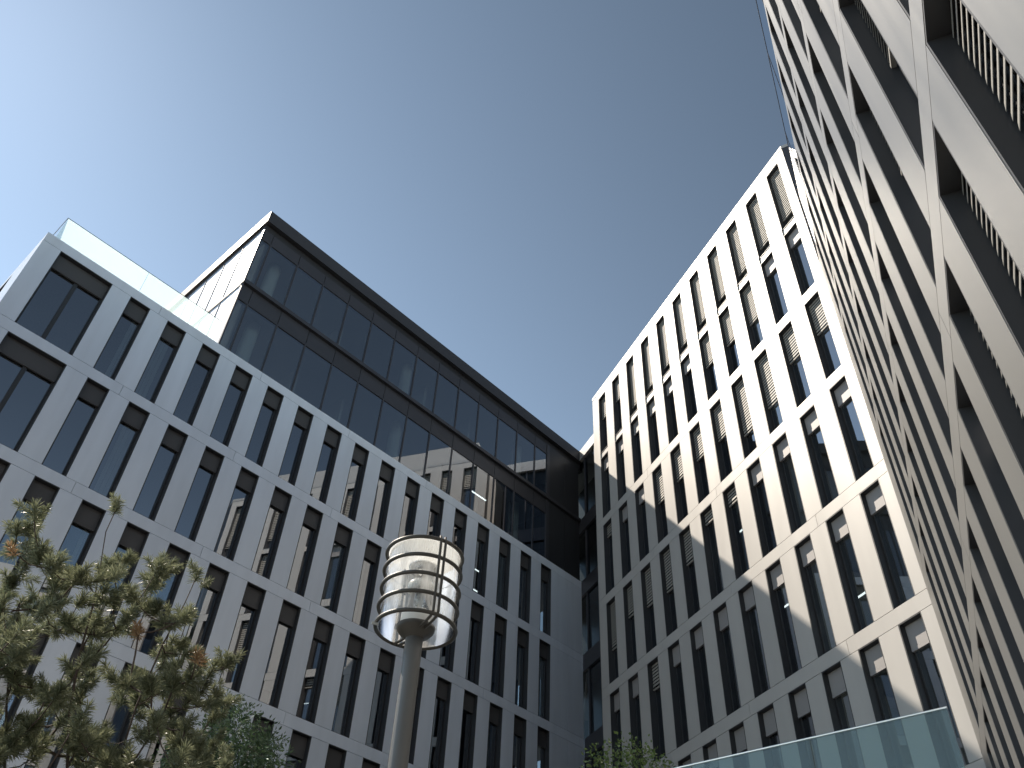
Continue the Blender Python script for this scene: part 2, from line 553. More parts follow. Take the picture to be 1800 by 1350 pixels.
# roof, floors, core
rf = MB()
rf.box(X_END + 0.45, X_L1 + 0.5, REC + 0.01, LDEP, FZ[0] - 0.35, FZ[0] - 0.06)
rf.build("terrace_deck", 'roofing', left)
for z in FZ[1:]:
    MB().box(X_END + 0.45, X_L1 - 0.02, REC + 0.002, LDEP - 0.3, z - 0.36, z - 0.02).build("floor_slab", 'inner', left)
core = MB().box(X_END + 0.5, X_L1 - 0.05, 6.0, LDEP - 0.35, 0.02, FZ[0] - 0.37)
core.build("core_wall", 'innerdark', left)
bk = MB().box(X_END + 0.02, X_L1 + 0.5, LDEP - 0.3 + 0.32, LDEP + 0.4, 0, FZ[0])
bk.build("rear_wall", 'panel', left)
pt = MB()
for x in (8.4, 12.4, 16.4, 20.4, 24.0):
    for i in range(1, len(FZ)):
        pt.box(x - 0.06, x + 0.06, 0.6, 5.9, FZ[i], FZ[i - 1] - 0.37)
pt.build("partition_wall", 'inner', left)

# glass top, two storeys
ZB, ZM, ZT = FZ[0], 24.2 + HO, 27.45 + HO
ZR0, ZR1 = 27.78 + HO, 28.42 + HO
GD = 12.0
mull = [X_BOX0 + 0.48] + [9.47 + 1.3265 * i for i in range(12)]
mull = [x for x in mull if x < X_BOX1 - 0.3]
edges = [X_BOX0 + 0.03] + mull + [X_BOX1]
gl_lo = MB(); mu = MB(); tr = MB(); spd = MB()
YG = 0.10
for (z0, z1, zt) in ((ZB, ZM - 0.12, 23.3 + HO), (ZM + 0.06, ZT, 26.86 + HO)):
    for a, b in zip(edges[:-1], edges[1:]):
        pw, ph = (b - a) / 2 - 0.022, (zt - 0.02 - z0) / 2
        pm = MB().quad((-pw, 0, -ph), (pw, 0, -ph), (pw, 0, ph), (-pw, 0, ph))
        pm.build("glass_pane", 'curtain', left, mtx=Matrix.Translation(((a + b) / 2, YG, (z0 + zt - 0.02) / 2)) @ tilt(0.0025))
        spd.box(a + 0.012, b - 0.012, YG - 0.01, YG + 0.05, zt + 0.03, z1)
    for x in mull:
        mu.box(x - 0.028, x + 0.028, YG - 0.035, YG + 0.14, z0, zt - 0.031)
    tr.box(X_BOX0 + 0.03, X_BOX1, YG - 0.03, YG + 0.12, zt - 0.029, zt + 0.029)
mu.box(X_BOX0 + 0.0, X_BOX0 + 0.055, YG - 0.06, YG + 0.06, ZB, ZT)
mu.box(X_BOX1 + 0.001, X_BOX1 + 0.20, YG - 0.05, YG + 0.3, ZB, ZT)
mu.build("mullions", 'dark', left)
tr.build("transom", 'dark', left)
spd.build("spandrel", 'dark', left)
sl = MB().box(X_BOX0 - 0.03, X_L1, -0.05, 0.2, ZM - 0.115, ZM + 0.055)
sl.build("storey_ledge", 'dark', left)
dk = MB()
for i in range(2):
    xx0 = X_BOX1 + 0.21 + i * 1.14
    for (z0, z1) in ((ZB + 0.004, ZM - 0.12), (ZM + 0.06, ZT)):
        dk.box(xx0, xx0 + 1.125, YG - 0.02, YG + 0.2, z0, z1)
dk.build("dark_cladding", 'frame', left)
MB().box(X_BOX0 + 0.03, X_L1 + 0.4, YG + 0.02, GD, ZT + 0.001, ZR0 - 0.001).build("eaves_band", 'frame', left)
rfa = MB()
band_boxes(rfa, X_BOX0 - 0.06, X_L1 + 0.5, ZR0, ZR1, [], y0=-0.10, y1=GD + 0.1)
rfa.build("roof", 'fascia', left)
gi = MB()
gi.box(X_BOX0 + 0.25, X_L1, 0.45, GD - 0.3, ZM - 0.55, ZM - 0.12).box(X_BOX0 + 0.25, X_L1, 0.28, GD - 0.3, ZT - 0.35, ZT - 0.002)
gi.build("glass_storey_ceiling", 'inner', left)
gc = MB().box(X_BOX0 + 3.5, X_L1, 6.0, GD - 0.35, ZB, ZM - 0.56).box(X_BOX0 + 3.5, X_L1, 6.0, GD - 0.35, ZM - 0.11, ZT - 0.36)
gc.box(X_BOX1 + 0.3, X_L1 + 0.3, 0.4, 5.9, ZB, ZM - 0.56).box(X_BOX1 + 0.3, X_L1 + 0.3, 0.4, 5.9, ZM - 0.11, ZT - 0.36)
gc.build("glass_storey_core", 'innerdark', left)
for x in (9.05, 16.45, 23.85):
    for z0, z1 in ((ZB, ZM - 0.56), (ZM - 0.11, ZT - 0.36)):
        cm = MB().lathe([(0.0, 0.0), (0.27, 0.0), (0.27, z1 - z0), (0.0, z1 - z0)], 24)
        cm.build("column", 'column', left, smooth=False, mtx=Matrix.Translation((x, 1.15, z0)))
gp = MB()
for x in (11.6, 13.9, 19.6, 21.9):
    gp.box(x - 0.06, x + 0.06, 1.6, 5.9, ZB, ZM - 0.56)
for x in (12.9, 17.9, 20.8):
    gp.box(x - 0.06, x + 0.06, 1.4, 5.9, ZM - 0.11, ZT - 0.36)
gp.build("glass_storey_partition", 'inner', left)
# end face of the glass top, sun glare put into its milky colour
GE = Matrix.Translation((X_BOX0, 0, 0)) @ Matrix.Rotation(rad(-90), 4, 'Z')
ge_m = MB()
for (z0, z1) in ((ZB - 0.3, ZM - 0.12), (ZM + 0.06, ZT)):
    yy = -0.19
    while yy > -GD + 0.3:
        y2 = max(yy - 1.33, -GD)
        MB().quad((y2 + 0.012, 0.02, z0), (yy - 0.012, 0.02, z0), (yy - 0.012, 0.02, z1), (y2 + 0.012, 0.02, z1)).build("end_glass_pane", 'endglass', left, mtx=GE)
        ge_m.box(y2 - 0.011, y2 + 0.011, 0.0, 0.10, z0, z1)
        yy = y2
ge_m.box(-GD, -0.19, -0.01, 0.12, ZM - 0.118, ZM + 0.058)
ge_m.build("end_mullions", 'frame', left, mtx=GE)
MB().box(-GD, -0.3, 0.35, 0.40, ZB, ZT).build("end_lining", 'coping', left, mtx=GE)

# terrace balustrade on the left building
def balustrade(parent, pts, z0, z1, seg, mat, rail_r, mtx=None, name="balustrade"):
    root = bpy.data.objects.new(name, None); COL.objects.link(root); root.parent = parent
    if mtx is not None: root.matrix_local = mtx
    rl = MB()
    for p, q in zip(pts[:-1], pts[1:]):
        p = Vector(p); q = Vector(q); d = (q - p); L_ = d.length; d.normalize(); nn = Vector((-d.y, d.x)) * 0.009
        k = max(1, round(L_ / seg))
        for i in range(k):
            a = p + d * (L_ * i / k + 0.008); b = p + d * (L_ * (i + 1) / k - 0.008)
            if mat == 'rail_glass': gm = MB().quad((a.x, a.y, z0), (b.x, b.y, z0), (b.x, b.y, z1), (a.x, a.y, z1))
            else: gm = MB().prism([tuple(a - nn), tuple(b - nn), tuple(b + nn), tuple(a + nn)], z0, z1)
            gm.build("glass_panel", mat, root)
        rl.tube([(p.x, p.y, z1 + rail_r * 0.6), (q.x, q.y, z1 + rail_r * 0.6)], [rail_r, rail_r], 8)
    rl.build("handrail", 'rail' if mat == 'teal_glass' else 'dark', root)
    return root


balustrade(left, [(X_END + 0.25, 9.0), (X_END + 0.25, 0.24), (X_BOX0 - 0.1, 0.24)], FZ[0] - 0.10, FZ[0] + 1.20, 2.6, 'rail_glass', 0.011)

# lit ceiling lamps seen through the glass
for x, y, z in ((20.9, 1.0, 22.7), (21.5, 1.0, 19.0), (21.4, 1.0, 18.05), (11.9, 2.2, 16.9), (15.0, 1.6, 13.3)):
    MB().box(x, x + 1.0, y, y + 0.05, z + HO, z + HO + 0.03).build("ceiling_lamp", 'lit', left)

# ------------------------------------------------------------------ RIGHT BUILDING
DR = 14.38
bR = Vector((math.sin(AZ_B), math.cos(AZ_B))); nR = Vector((bR.y, -bR.x))
thR = math.atan2(-bR.y, -bR.x)
right = thing("office_building", "pale office block with tall narrow windows, half sunlit above a diagonal shadow", "building", frame_of(nR * DR, thR))
XR0, XR1 = -26.77, -11.77
RW = [(-(12.83 + 1.3365 * i), -(12.12 + 1.3365 * i)) for i in range(11)]       # from the right
RTOP = 27.9 + HO
jointsR = [-(14.45 + 4.01 * i) for i in range(-1, 4)]
solR = []
px_ = XR1
for a, b in RW:
    solR.append((b, px_)); px_ = a
solR.append((XR0, px_))
bak = MB()
pan = MB(); panel_run(pan, bak, solR, FZ[0], RTOP - BAND + 0.01); pan.build("storey_wall", 'panel_right', right)
for i in range(len(FZ) - 1):
    pan = MB(); panel_run(pan, bak, solR, FZ[i + 1], FZ[i] - BAND); pan.build("storey_wall", 'panel_right', right)
bak.build("inner_wall", 'backing', right)
for z in [RTOP] + FZ:
    b_ = MB(); band_boxes(b_, XR0, XR1, z - BAND, z, jointsR); b_.build("floor_band", 'panel_right', right)
lt = MB()
for z in [RTOP] + FZ:
    lt.box(XR0 + 0.004, XR1 - 0.004, 0.0451, REC, z - BAND + 0.002, z - 0.002)
MB().box(XR0, XR1, 0.0, REC, 0.0, FZ[-1] - BAND - J).build("plinth", 'panel_right', right)
lt.build("lintel", 'backing', right)
ZSP0, ZSP1 = 23.93 + HO, 24.26 + HO
for a, b in RW:
    MB().box(a + 0.004, b - 0.004, 0.05, 0.30, ZSP0, ZSP1).build("window_spandrel", 'panel_right', right)

HU = RTOP - BAND - ZSP1
HLo = ZSP0 - FZ[0]
HW = 3.6 - BAND
lower_bl = {2: 1.75, 3: 1.55, 4: 1.45}
for i, (a, b) in enumerate(RW):
    add_window(right, a, b - a, ZSP1, HU, blind=2.6 if i < 9 else 1.2)
    add_window(right, a, b - a, FZ[0], HLo, blind=lower_bl.get(i, 0))
row_bl = {
    0: {0: 1.3, 1: 1.3, 2: 2.1, 3: 2.2, 4: 1.35, 5: 1.3, 6: 1.3, 7: 1.35, 10: 0.5},
    1: {3: 0.0, 4: 0.45, 5: 0.4, 6: 1.2, 7: 1.5, 8: 1.35, 9: 1.2, 10: 1.9},
    2: {8: 0.8, 9: 0.0},
    3: {},
}
for r in range(4):
    for i, (a, b) in enumerate(RW):
        add_window(right, a, b - a, FZ[r + 1], HW, blind=row_bl[r].get(i, 0))
lf, lp = MB(), MB()
for r in range(4, len(FZ) - 1):
    for a, b in RW:
        pane_only_windows(lf, lp, a, b - a, FZ[r + 1], HW)
tag(lf.build("lower_window_frames", 'jamb', right), kind="stuff")
tag(lp.build("lower_window_panes", 'pane', right), kind="stuff")
# body
e1 = (XR1 + 9 * math.cos(rad(40)), 9 * math.sin(rad(40)))
endw = MB()
dx, dy = math.cos(rad(40)), math.sin(rad(40))
# near end wall runs off at an angle behind the neighbouring roof
endw.prism([(XR1 + 0.002, 0.0), (XR1 + 9 * dx, 9 * dy), (XR1 + 9 * dx - 0.4 * dy, 9 * dy + 0.4 * dx), (XR1 - 0.02, REC)], 0.0, RTOP)
endw.build("end_wall", 'dark', right)  # same cladding as the front; its shade is put into the dark colour
MB().prism([(XR0 + 0.01, REC + 0.002), (XR1 - 0.05, REC + 0.002), (e1[0] - 0.5, e1[1] + 0.35), (e1[0] - 0.5, 14), (XR0 + 0.01, 14)], RTOP - 0.4, RTOP - 0.1).build("roof", 'roofing', right)
for z in FZ + [ZSP1]:
    MB().box(XR0 + 0.42, XR1 - 0.4, REC + 0.003, 13.5, z - 0.36, z - 0.03).build("floor_slab", 'inner', right)
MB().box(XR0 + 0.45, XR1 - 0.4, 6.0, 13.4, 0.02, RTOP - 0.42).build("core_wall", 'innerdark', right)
pt = MB()
for i in (2, 5, 8):
    x = RW[i][0] - 0.3
    zz_ = [RTOP, ZSP1] + FZ
    for z1, z0 in zip(zz_[:-1], zz_[1:]):
        pt.box(x - 0.06, x + 0.06, 0.6, 5.9, z0, z1 - 0.42)
pt.build("partition_wall", 'inner', right)
MB().box(XR0, XR0 + 0.4, REC + 0.001, 14, 0, RTOP).build("side_wall", 'panel_right', right)
cpg = MB(); band_boxes(cpg, XR0 - 0.01, XR1 + 0.01, RTOP + 0.001, RTOP + 0.16, [-(14.45 + 4.01 * i) for i in range(4)], y0=-0.015, y1=0.45)
cpg.prism([(XR1 + 0.012, -0.01), (XR1 + 9 * dx, 9 * dy), (XR1 + 9 * dx - 0.4 * dy, 9 * dy + 0.4 * dx), (XR1 + 0.012, 0.46)], RTOP + 0.001, RTOP + 0.16)
cpg.build("coping", 'coping', right)
MB().box(XR0 + 1.2, XR1 - 1.5, 1.6, 12, RTOP - 0.1, RTOP + 2.6).build("penthouse", 'coping', right)
for x, z in ((-19.0, 16.0), (-17.9, 12.6), (-15.2, 11.5)):
    MB().box(x, x + 0.9, 1.0, 1.05, z + HO, z + HO + 0.025).build("ceiling_lamp", 'lit', right)

# ------------------------------------------------------------------ GLAZED LINK between the two
linkb = thing("connecting_wing", "narrow dark glazed connecting wing in the shaded corner between the left and middle buildings", "building", frame_of(nR * 15.87, thR))
XK0, XK1 = -34.0, -26.2
fl_k = [28.42 + HO - 0.62] + [24.2 + HO] + FZ
for z in fl_k[1:]:
    MB().box(XK0, XK1, -0.02, 0.3, z - 0.75, z).build("spandrel", 'dark', linkb)
tops = [fl_k[0]] + fl_k[1:]
km = MB()
for z1, z0 in zip(tops[:-1], tops[1:]):
    zt = z1 - (0.75 if z1 != tops[0] else 0)
    x = XK1
    while x > XK0 + 0.1:
        MB().quad((x - 1.10, 0.08, z0), (x - 0.03, 0.08, z0), (x - 0.03, 0.08, zt), (x - 1.10, 0.08, zt)).build("glass_pane", 'link_glass', linkb)
        km.box(x - 0.029, x + 0.029, 0.02, 0.2, z0, zt)
        x -= 1.13
km.build("mullions", 'dark', linkb)
MB().box(XK0, XK1 + 0.3, -0.08, 10, fl_k[0] + 0.002, fl_k[0] + 0.62).build("roof", 'coping', linkb)
for z in fl_k[1:]:
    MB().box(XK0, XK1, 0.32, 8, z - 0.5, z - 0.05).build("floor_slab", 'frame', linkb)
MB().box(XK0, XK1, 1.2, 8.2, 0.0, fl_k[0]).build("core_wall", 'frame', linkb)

# ------------------------------------------------------------------ NEAR BUILDING ON THE RIGHT
DC = 1.385
cC = Vector((math.sin(AZ_C), math.cos(AZ_C))); nC = Vector((cC.y, -cC.x))
thC = math.atan2(-cC.y, -cC.x)
near = thing("office_building", "near metal clad office building rising steeply along the right edge with louvred blinds", "building", frame_of(nC * DC, thC))
XC0, XC1 = -18.35, 26.0
P_C, W_C = 1.3615, 0.735
CW = [(-(4.155 + P_C * k + W_C), -(4.155 + P_C * k)) for k in range(-2, 10)]
CW_hid = [(-(4.155 + P_C * k + W_C), -(4.155 + P_C * k)) for k in range(-20, -2)]
allw = sorted(CW + CW_hid)
solC = []
px_ = XC0
for a, b in allw:
    solC.append((px_, a)); px_ = b
solC.append((px_, XC1))
bak = MB()
for i in range(len(FZ) - 1):
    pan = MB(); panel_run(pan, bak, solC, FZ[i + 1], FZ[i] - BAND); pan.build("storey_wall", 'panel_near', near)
bak.build("inner_wall", 'backing', near)
jointsC = [-(4.155 + P_C * (k + 1) - 0.31) for k in range(-20, 10, 3)]
lt = MB()
for z in FZ:
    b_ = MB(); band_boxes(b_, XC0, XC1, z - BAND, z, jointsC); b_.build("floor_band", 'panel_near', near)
    lt.box(XC0 + 0.004, XC1 - 0.004, 0.0451, REC, z - BAND + 0.002, z - 0.002)
lt.build("lintel", 'backing', near)
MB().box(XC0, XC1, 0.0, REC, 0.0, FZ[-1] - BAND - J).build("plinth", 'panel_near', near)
# index: k = -2 .. 9 from the viewer away; rows from the top
blC = {4: {-2: 2.55, -1: 2.55, 0: 2.5, 1: 2.4, 3: 1.0}, 3: {-1: 1.6, 0: 1.5, 1: 1.4, 2: 1.7, 5: 1.2}, 2: {1: 0.8, 2: 1.9, 4: 1.2, 6: 2.2}, 1: {3: 1.1, 5: 1.6}, 0: {2: 1.4, 6: 1.5}}
for r in range(5):
    for k, (a, b) in zip(range(-2, 10), CW):
        add_window(near, a, b - a, FZ[r + 1], HW, blind=blC.get(r, {}).get(k, 0), slat='slat_near')
lf, lp = MB(), MB()
for r in range(len(FZ) - 1):
    for a, b in (CW_hid if r < 5 else allw):
        pane_only_windows(lf, lp, a, b - a, FZ[r + 1], HW)
tag(lf.build("farther_window_frames", 'jamb', near), kind="stuff")
tag(lp.build("farther_window_panes", 'pane', near), kind="stuff")
for z in FZ[1:]:
    MB().box(XC0 + 0.3, XC1 - 0.3, REC + 0.003, 9, z - 0.36, z - 0.03).build("floor_slab", 'inner', near)
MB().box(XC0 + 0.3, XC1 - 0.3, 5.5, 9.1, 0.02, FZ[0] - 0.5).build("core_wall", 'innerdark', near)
MB().box(XC0 + 0.02, XC1 - 0.02, REC + 0.002, 9.5, FZ[0] - 0.45, FZ[0] - 0.04).build("roof", 'roofing', near)
MB().box(XC1 - 0.4, XC1, REC, 9.5, 0, FZ[0]).build("end_wall", 'panel_near', near)
scr = bpy.data.objects.new("glass_screen", None); COL.objects.link(scr); scr.parent = near
tag(scr, "tall clear wind screen standing on the roof edge")
ZS = 24.35 + HO
x = XC0
sm = MB()
while x < XC1 - 1:
    MB().quad((x + 0.01, 0.06, FZ[0]), (x + 2 * P_C - 0.01, 0.06, FZ[0]), (x + 2 * P_C - 0.01, 0.06, ZS), (x + 0.01, 0.06, ZS)).build("glass_panel", 'screen', scr)
    sm.box(x - 0.008, x + 0.008, 0.05, 0.075, FZ[0], ZS)
    x += 2 * P_C
sm.box(XC0, x, 0.05, 0.075, ZS + 0.001, ZS + 0.03)
sm.build("screen_frame", 'dark', scr)

# ------------------------------------------------------------------ TERRACE WITH GLASS BALUSTRADE (bottom right)
SB = 0.80
PB = Vector((0.4817, 0.8763, 0.3968)) * (15.0 * SB)
dB = Vector((math.sin(rad(-49.0)), math.cos(rad(-49.0))))
thB = math.atan2(-dB.y, -dB.x)
ter = thing("terrace", "low terrace wing at the lower right with a teal glass balustrade and steel handrail", "terrace", Matrix.Translation((PB.x, PB.y, 0)) @ Matrix.Rotation(thB, 4, 'Z'))
zr = PB.z + HO
balustrade(ter, [(-13.0, 0.0), (0.0, 0.0)], zr - 1.12, zr, 1.9, 'teal_glass', 0.016)
MB().box(-13.0, 0.02, -0.10, 2.0, zr - 1.45, zr - 1.13).build("slab", 'coping', ter)
MB().box(-13.0, -0.3, 0.6, 1.8, 0.0, zr - 1.452).build("wall", 'panel', ter)

# ------------------------------------------------------------------ STREET LAMP
LD = 5.6
LX, LY = -0.1035 * LD, 0.9946 * LD
lampo = thing("street_lamp", "grey post lamp with a ringed clear glass cylinder in front of the left facade", "street lamp", Matrix.Translation((LX, LY, 0)))
ZB_, ZT_ = 2.873 + HO, 3.462 + HO
RR, RG = 0.283, 0.262
pl = MB().lathe([(0.0, 0.0), (0.16, 0.0), (0.16, 0.04), (0.11, 0.05), (0.11, 0.9), (0.095, 0.95), (0.068, 1.0), (0.062, ZB_ - 0.30), (0.062, ZB_ + 0.0), (0.0, ZB_)], 32)
pl.build("pole", 'lamp_pole', lampo, smooth=True)
hub = MB().lathe([(0.063, ZB_ - 0.075), (0.075, ZB_ - 0.060), (0.105, ZB_ - 0.042), (0.132, ZB_ - 0.012), (0.138, ZB_ + 0.015), (0.12, ZB_ + 0.02), (0.0, ZB_ + 0.022)], 40)
hub.build("hub", 'lamp_metal', lampo, smooth=True)
for i in range(5):
    z = ZB_ + (ZT_ - ZB_) * i / 4
    MB().torus(RR, 0.0145, z, 72, 10).build("ring", 'lamp_metal', lampo, smooth=True)
gm = MB().lathe([(RG, ZB_ - 0.005), (RG, ZT_ + 0.005)], 64)
gm.build("glass_cylinder", 'lamp_glass', lampo, smooth=True)
lid = MB().lathe([(0.0, ZT_ + 0.075), (0.10, ZT_ + 0.07), (0.20, ZT_ + 0.05), (0.265, ZT_ + 0.022), (0.278, ZT_ + 0.005)], 64)
lid.build("lid", 'lamp_lid', lampo, smooth=True)
barm = MB()
for t in (-60, 124):
    for off in (-0.019, 0.019):
        a = rad(t)
        ux, uy = math.cos(a), math.sin(a); vx, vy = -uy * off, ux * off
        def P(r, z): return (ux * r + vx, uy * r + vy, z)
        def flat(p, q, w):
            # a flat bar between two points, 7 mm wide along the ring
            ex, ey = -uy * 0.006, ux * 0.006
            n0 = len(barm.v)
            for (pp, ww) in ((p, w), (q, w)):
                pass
            barm.v.extend([])
        barm.tube([P(0.08, ZB_ - 0.03), P(0.20, ZB_ - 0.022), P(RR - 0.015, ZB_ - 0.012), P(RR + 0.012, ZB_ + 0.012), P(RR + 0.012, ZT_ - 0.01), P(RR - 0.002, ZT_ + 0.03)],
                  [0.010] * 6, 6)
barm.build("bars", 'lamp_metal', lampo)
# lamp inside
MB().lathe([(0.0, ZB_ + 0.02), (0.115, ZB_ + 0.022), (0.115, ZB_ + 0.11), (0.10, ZB_ + 0.125), (0.0, ZB_ + 0.127)], 40).build("lamp_socket", 'lamp_white', lampo, smooth=False)
ln = MB()
for i in range(4):
    z = ZB_ + 0.13 + i * 0.038
    ln.lathe([(0.03, z), (0.082 - 0.006 * i, z + 0.006), (0.03, z + 0.036)], 18, a0=0.1 * i)
ln.build("lens", 'crystal', lampo)
MB().lathe([(0.055, ZB_ + 0.285), (0.092, ZB_ + 0.29), (0.098, ZB_ + 0.30), (0.094, ZB_ + 0.355), (0.075, ZB_ + 0.372), (0.0, ZB_ + 0.378)], 40).build("bulb_cap", 'lamp_white', lampo, smooth=True)
MB().lathe([(0.012, ZB_ + 0.378), (0.012, ZB_ + 0.43)], 12).build("stem", 'lamp_metal', lampo, smooth=True)
MB().lathe([(0.0, ZB_ + 0.425), (0.05, ZB_ + 0.435), (0.09, ZB_ + 0.455), (0.108, ZB_ + 0.49), (0.112, ZB_ + 0.50), (0.0, ZB_ + 0.502)], 24).build("reflector", 'lamp_mirror', lampo, smooth=True)
MB().lathe([(RG - 0.006, ZT_ - 0.125), (RG - 0.006, ZT_ - 0.006)], 64).build("frosted_collar", glass("lamp_frosted_collar", (0.9, 0.9, 0.9), 1.4, 0.0, milk=0.75, milk_col=(0.9, 0.9, 0.88), dust=0.15), lampo, smooth=True)
cl = MB()
for t in (-160, 95):
    a = rad(t)
    cl.tube([(math.cos(a) * 0.27, math.sin(a) * 0.27, ZB_ - 0.022), (math.cos(a) * 0.315, math.sin(a) * 0.315, ZB_ - 0.022)], [0.011, 0.011], 8)
cl.build("clamp", 'rail', lampo)


# ------------------------------------------------------------------ TREES
def pix_dir(x, y):
    d = r2 * ((x - 900) / F_PX) - u2 * ((y - 675) / F_PX) + fwd
    return d / math.hypot(d.x, d.y)


def at(x, y, dist):
    d = pix_dir(x, y) * dist
    return Vector((d.x, d.y, d.z + HO))


def needle_tuft(mb, p, d, rng, L=0.15, nl=0.085, cnt=64, w=0.0027):
    d = d.normalized()
    a = d.cross(Vector((0.3, 0.2, 0.93)));
    if a.length < 1e-3: a = d.cross(Vector((1, 0, 0)))
    a.normalize(); b = d.cross(a)
    for i in range(cnt):
        t = i / cnt
        base_ = p + d * (L * (t - 0.45))
        u = rng.uniform(0, 6.283)
        out = a * math.cos(u) + b * math.sin(u)
        sp_a = rng.uniform(0.45, 1.55) * (1.1 - 0.55 * t * t)
        nd = (d * math.cos(sp_a) + out * math.sin(sp_a)).normalized()
        ln_ = nl * rng.uniform(0.75, 1.2)
        side = nd.cross(Vector((rng.uniform(-1, 1), rng.uniform(-1, 1), rng.uniform(-1, 1))))
        if side.length < 1e-4: continue
        side.normalize(); side *= w
        tip = base_ + nd * ln_ + Vector((0, 0, -0.006))
        n0 = len(mb.v)
        mb.v += [tuple(base_ - side * 0.6), tuple(base_ + side * 0.6), tuple(base_ + nd * ln_ * 0.6 + side), tuple(tip), tuple(base_ + nd * ln_ * 0.6 - side)]
        mb.f.append((n0, n0 + 1, n0 + 2, n0 + 3, n0 + 4))


def connect_branches(nodes_seed, targets, rng, sag=0.0):
    """nodes: list of [pos,parent]; every target joins its nearest node, preferring nodes nearer the root"""
    nodes = [[p, par] for p, par in nodes_seed]
    root = nodes[0][0]
    for t in sorted(targets, key=lambda q: (q - root).length):
        best, bi = 1e9, 0
        for i, (p, par) in enumerate(nodes):
            dd = (t - p)
            c = dd.length + (0.8 * max(0.0, p.z - t.z)) + 0.12 * (p - root).length * 0
            if c < best: best, bi = c, i
        p0 = nodes[bi][0]
        L_ = (t - p0).length
        k = max(2, int(L_ / 0.12))
        par = bi
        for i in range(1, k + 1):
            f_ = i / k
            q = p0.lerp(t, f_) + Vector((rng.uniform(-1, 1), rng.uniform(-1, 1), rng.uniform(-1, 1))) * 0.012 * (1 if i < k else 0)
            q.z -= 0.10 * L_ * math.sin(f_ * math.pi)
            nodes.append([q, par]); par = len(nodes) - 1
    return nodes


def branch_mesh(nodes, r_tip=0.0035, exp=2.3, rmax=0.2):
    n_ = len(nodes)
    acc = [0.0] * n_
    kids = [[] for _ in range(n_)]
    for i, (p, par) in enumerate(nodes):
        if par is not None: kids[par].append(i)
    for i in reversed(range(n_)):
        acc[i] = max(acc[i], r_tip ** exp)
        if nodes[i][1] is not None: acc[nodes[i][1]] += acc[i]
    rr = [min(rmax, a ** (1 / exp)) for a in acc]
    mb = MB()
    done = set()
    for i in range(n_):
        starts = [] if nodes[i][1] is None else ([i] if (kids[nodes[i][1]][0] != i or nodes[nodes[i][1]][1] is None) else [])
        for s_ in starts:
            path = [nodes[s_][1], s_]
            while kids[path[-1]]:
                path.append(kids[path[-1]][0])
            pts = [nodes[j][0] for j in path]
            rs = [min(rr[path[0]], rr[path[1]])] + [rr[j] for j in path[1:]]
            mb.tube(pts, rs, 7 if max(rs) > 0.02 else 5)
    return mb


# -- pine, lower left
rng = random.Random(21)
PD = 7.6
stemsA = [[(118, 1352), (122, 1250), (140, 1150), (165, 1060), (178, 985), (186, 935), (205, 893)],
          [(205, 1352), (240, 1240), (285, 1135), (325, 1060), (345, 1015)],
          [(8, 1352), (12, 1230), (22, 1130), (35, 1060)]]
tips = [(60, 905), (50, 938), (30, 935), (40, 1000), (68, 988), (85, 978), (22, 968), (48, 965), (56, 920), (70, 970),
        (88, 1000), (100, 1015), (118, 1010), (135, 1020), (110, 1030), (92, 1025), (150, 1018), (165, 1022), (180, 1005), (200, 998), (215, 990), (222, 985),
        (205, 1010), (188, 1018), (262, 1020), (275, 1005), (285, 988), (278, 1018), (290, 1010), (270, 1030), (240, 1060), (225, 1045), (232, 1080), (258, 1070),
        (275, 1075), (300, 1100), (285, 1095), (315, 1092), (330, 1085), (322, 1080), (200, 1060), (180, 1050), (160, 1062), (140, 1058), (300, 1135), (312, 1138),
        (20, 1030), (8, 1045), (5, 1070), (28, 1085), (45, 1060), (60, 1070), (75, 1055), (15, 1100), (330, 1150), (400, 1168), (390, 1172), (372, 1180), (345, 1180),
        (320, 1200), (335, 1195), (300, 1185), (310, 1210), (285, 1170), (292, 1150), (355, 1215), (380, 1225), (395, 1235), (362, 1240), (330, 1235), (375, 1255)]
dead = [(240, 1110), (243, 1117), (345, 1158), (352, 1163), (22, 970)]
targets = []
dirs = []
for x, y in tips:
    targets.append(at(x, y, PD + rng.uniform(-0.55, 0.55)))
# fill of the crown: an uneven mass, denser low and left, carried on below the picture
def crown_top(x):
    prof = [(-330, 1180), (-200, 1080), (-80, 1045), (0, 1085), (60, 1075), (110, 1045), (170, 1050), (215, 1065), (260, 1120), (300, 1180), (340, 1225), (385, 1265), (430, 1330), (500, 1420)]
    for (x0, y0), (x1, y1) in zip(prof[:-1], prof[1:]):
        if x0 <= x <= x1: return y0 + (y1 - y0) * (x - x0) / (x1 - x0)
    return 1500
cnt = 0
while cnt < 580:
    x = rng.uniform(-320, 430); y = rng.uniform(1040, 1720)
    if y < crown_top(x) + rng.uniform(0, 40): continue
    cx_ = 90 + 0.10 * (y - 1350)
    if abs(x - cx_) > 420 - max(0, y - 1450) * 0.5: continue
    # gaps
    if math.sin(x * 0.036 + 1.3) * math.sin(y * 0.031 + 0.4) > 0.30: continue
    targets.append(at(x, y, PD + rng.gauss(0, 0.75)))
    cnt += 1
seed = []
rootp = at(150, 1352, PD); rootp = Vector((rootp.x, rootp.y, 0.0))
seed.append([rootp, None])
tr0 = rootp
top1 = at(130, 1700, PD)
seed.append([Vector((tr0.x + 0.03, tr0.y, 0.7)), 0])
seed.append([Vector((tr0.x + 0.08, tr0.y, 1.5)), 1])
for st in stemsA:
    par = 2
    dd = PD + rng.uniform(-0.25, 0.25)
    for x, y in st:
        seed.append([at(x, y, dd), par]); par = len(seed) - 1
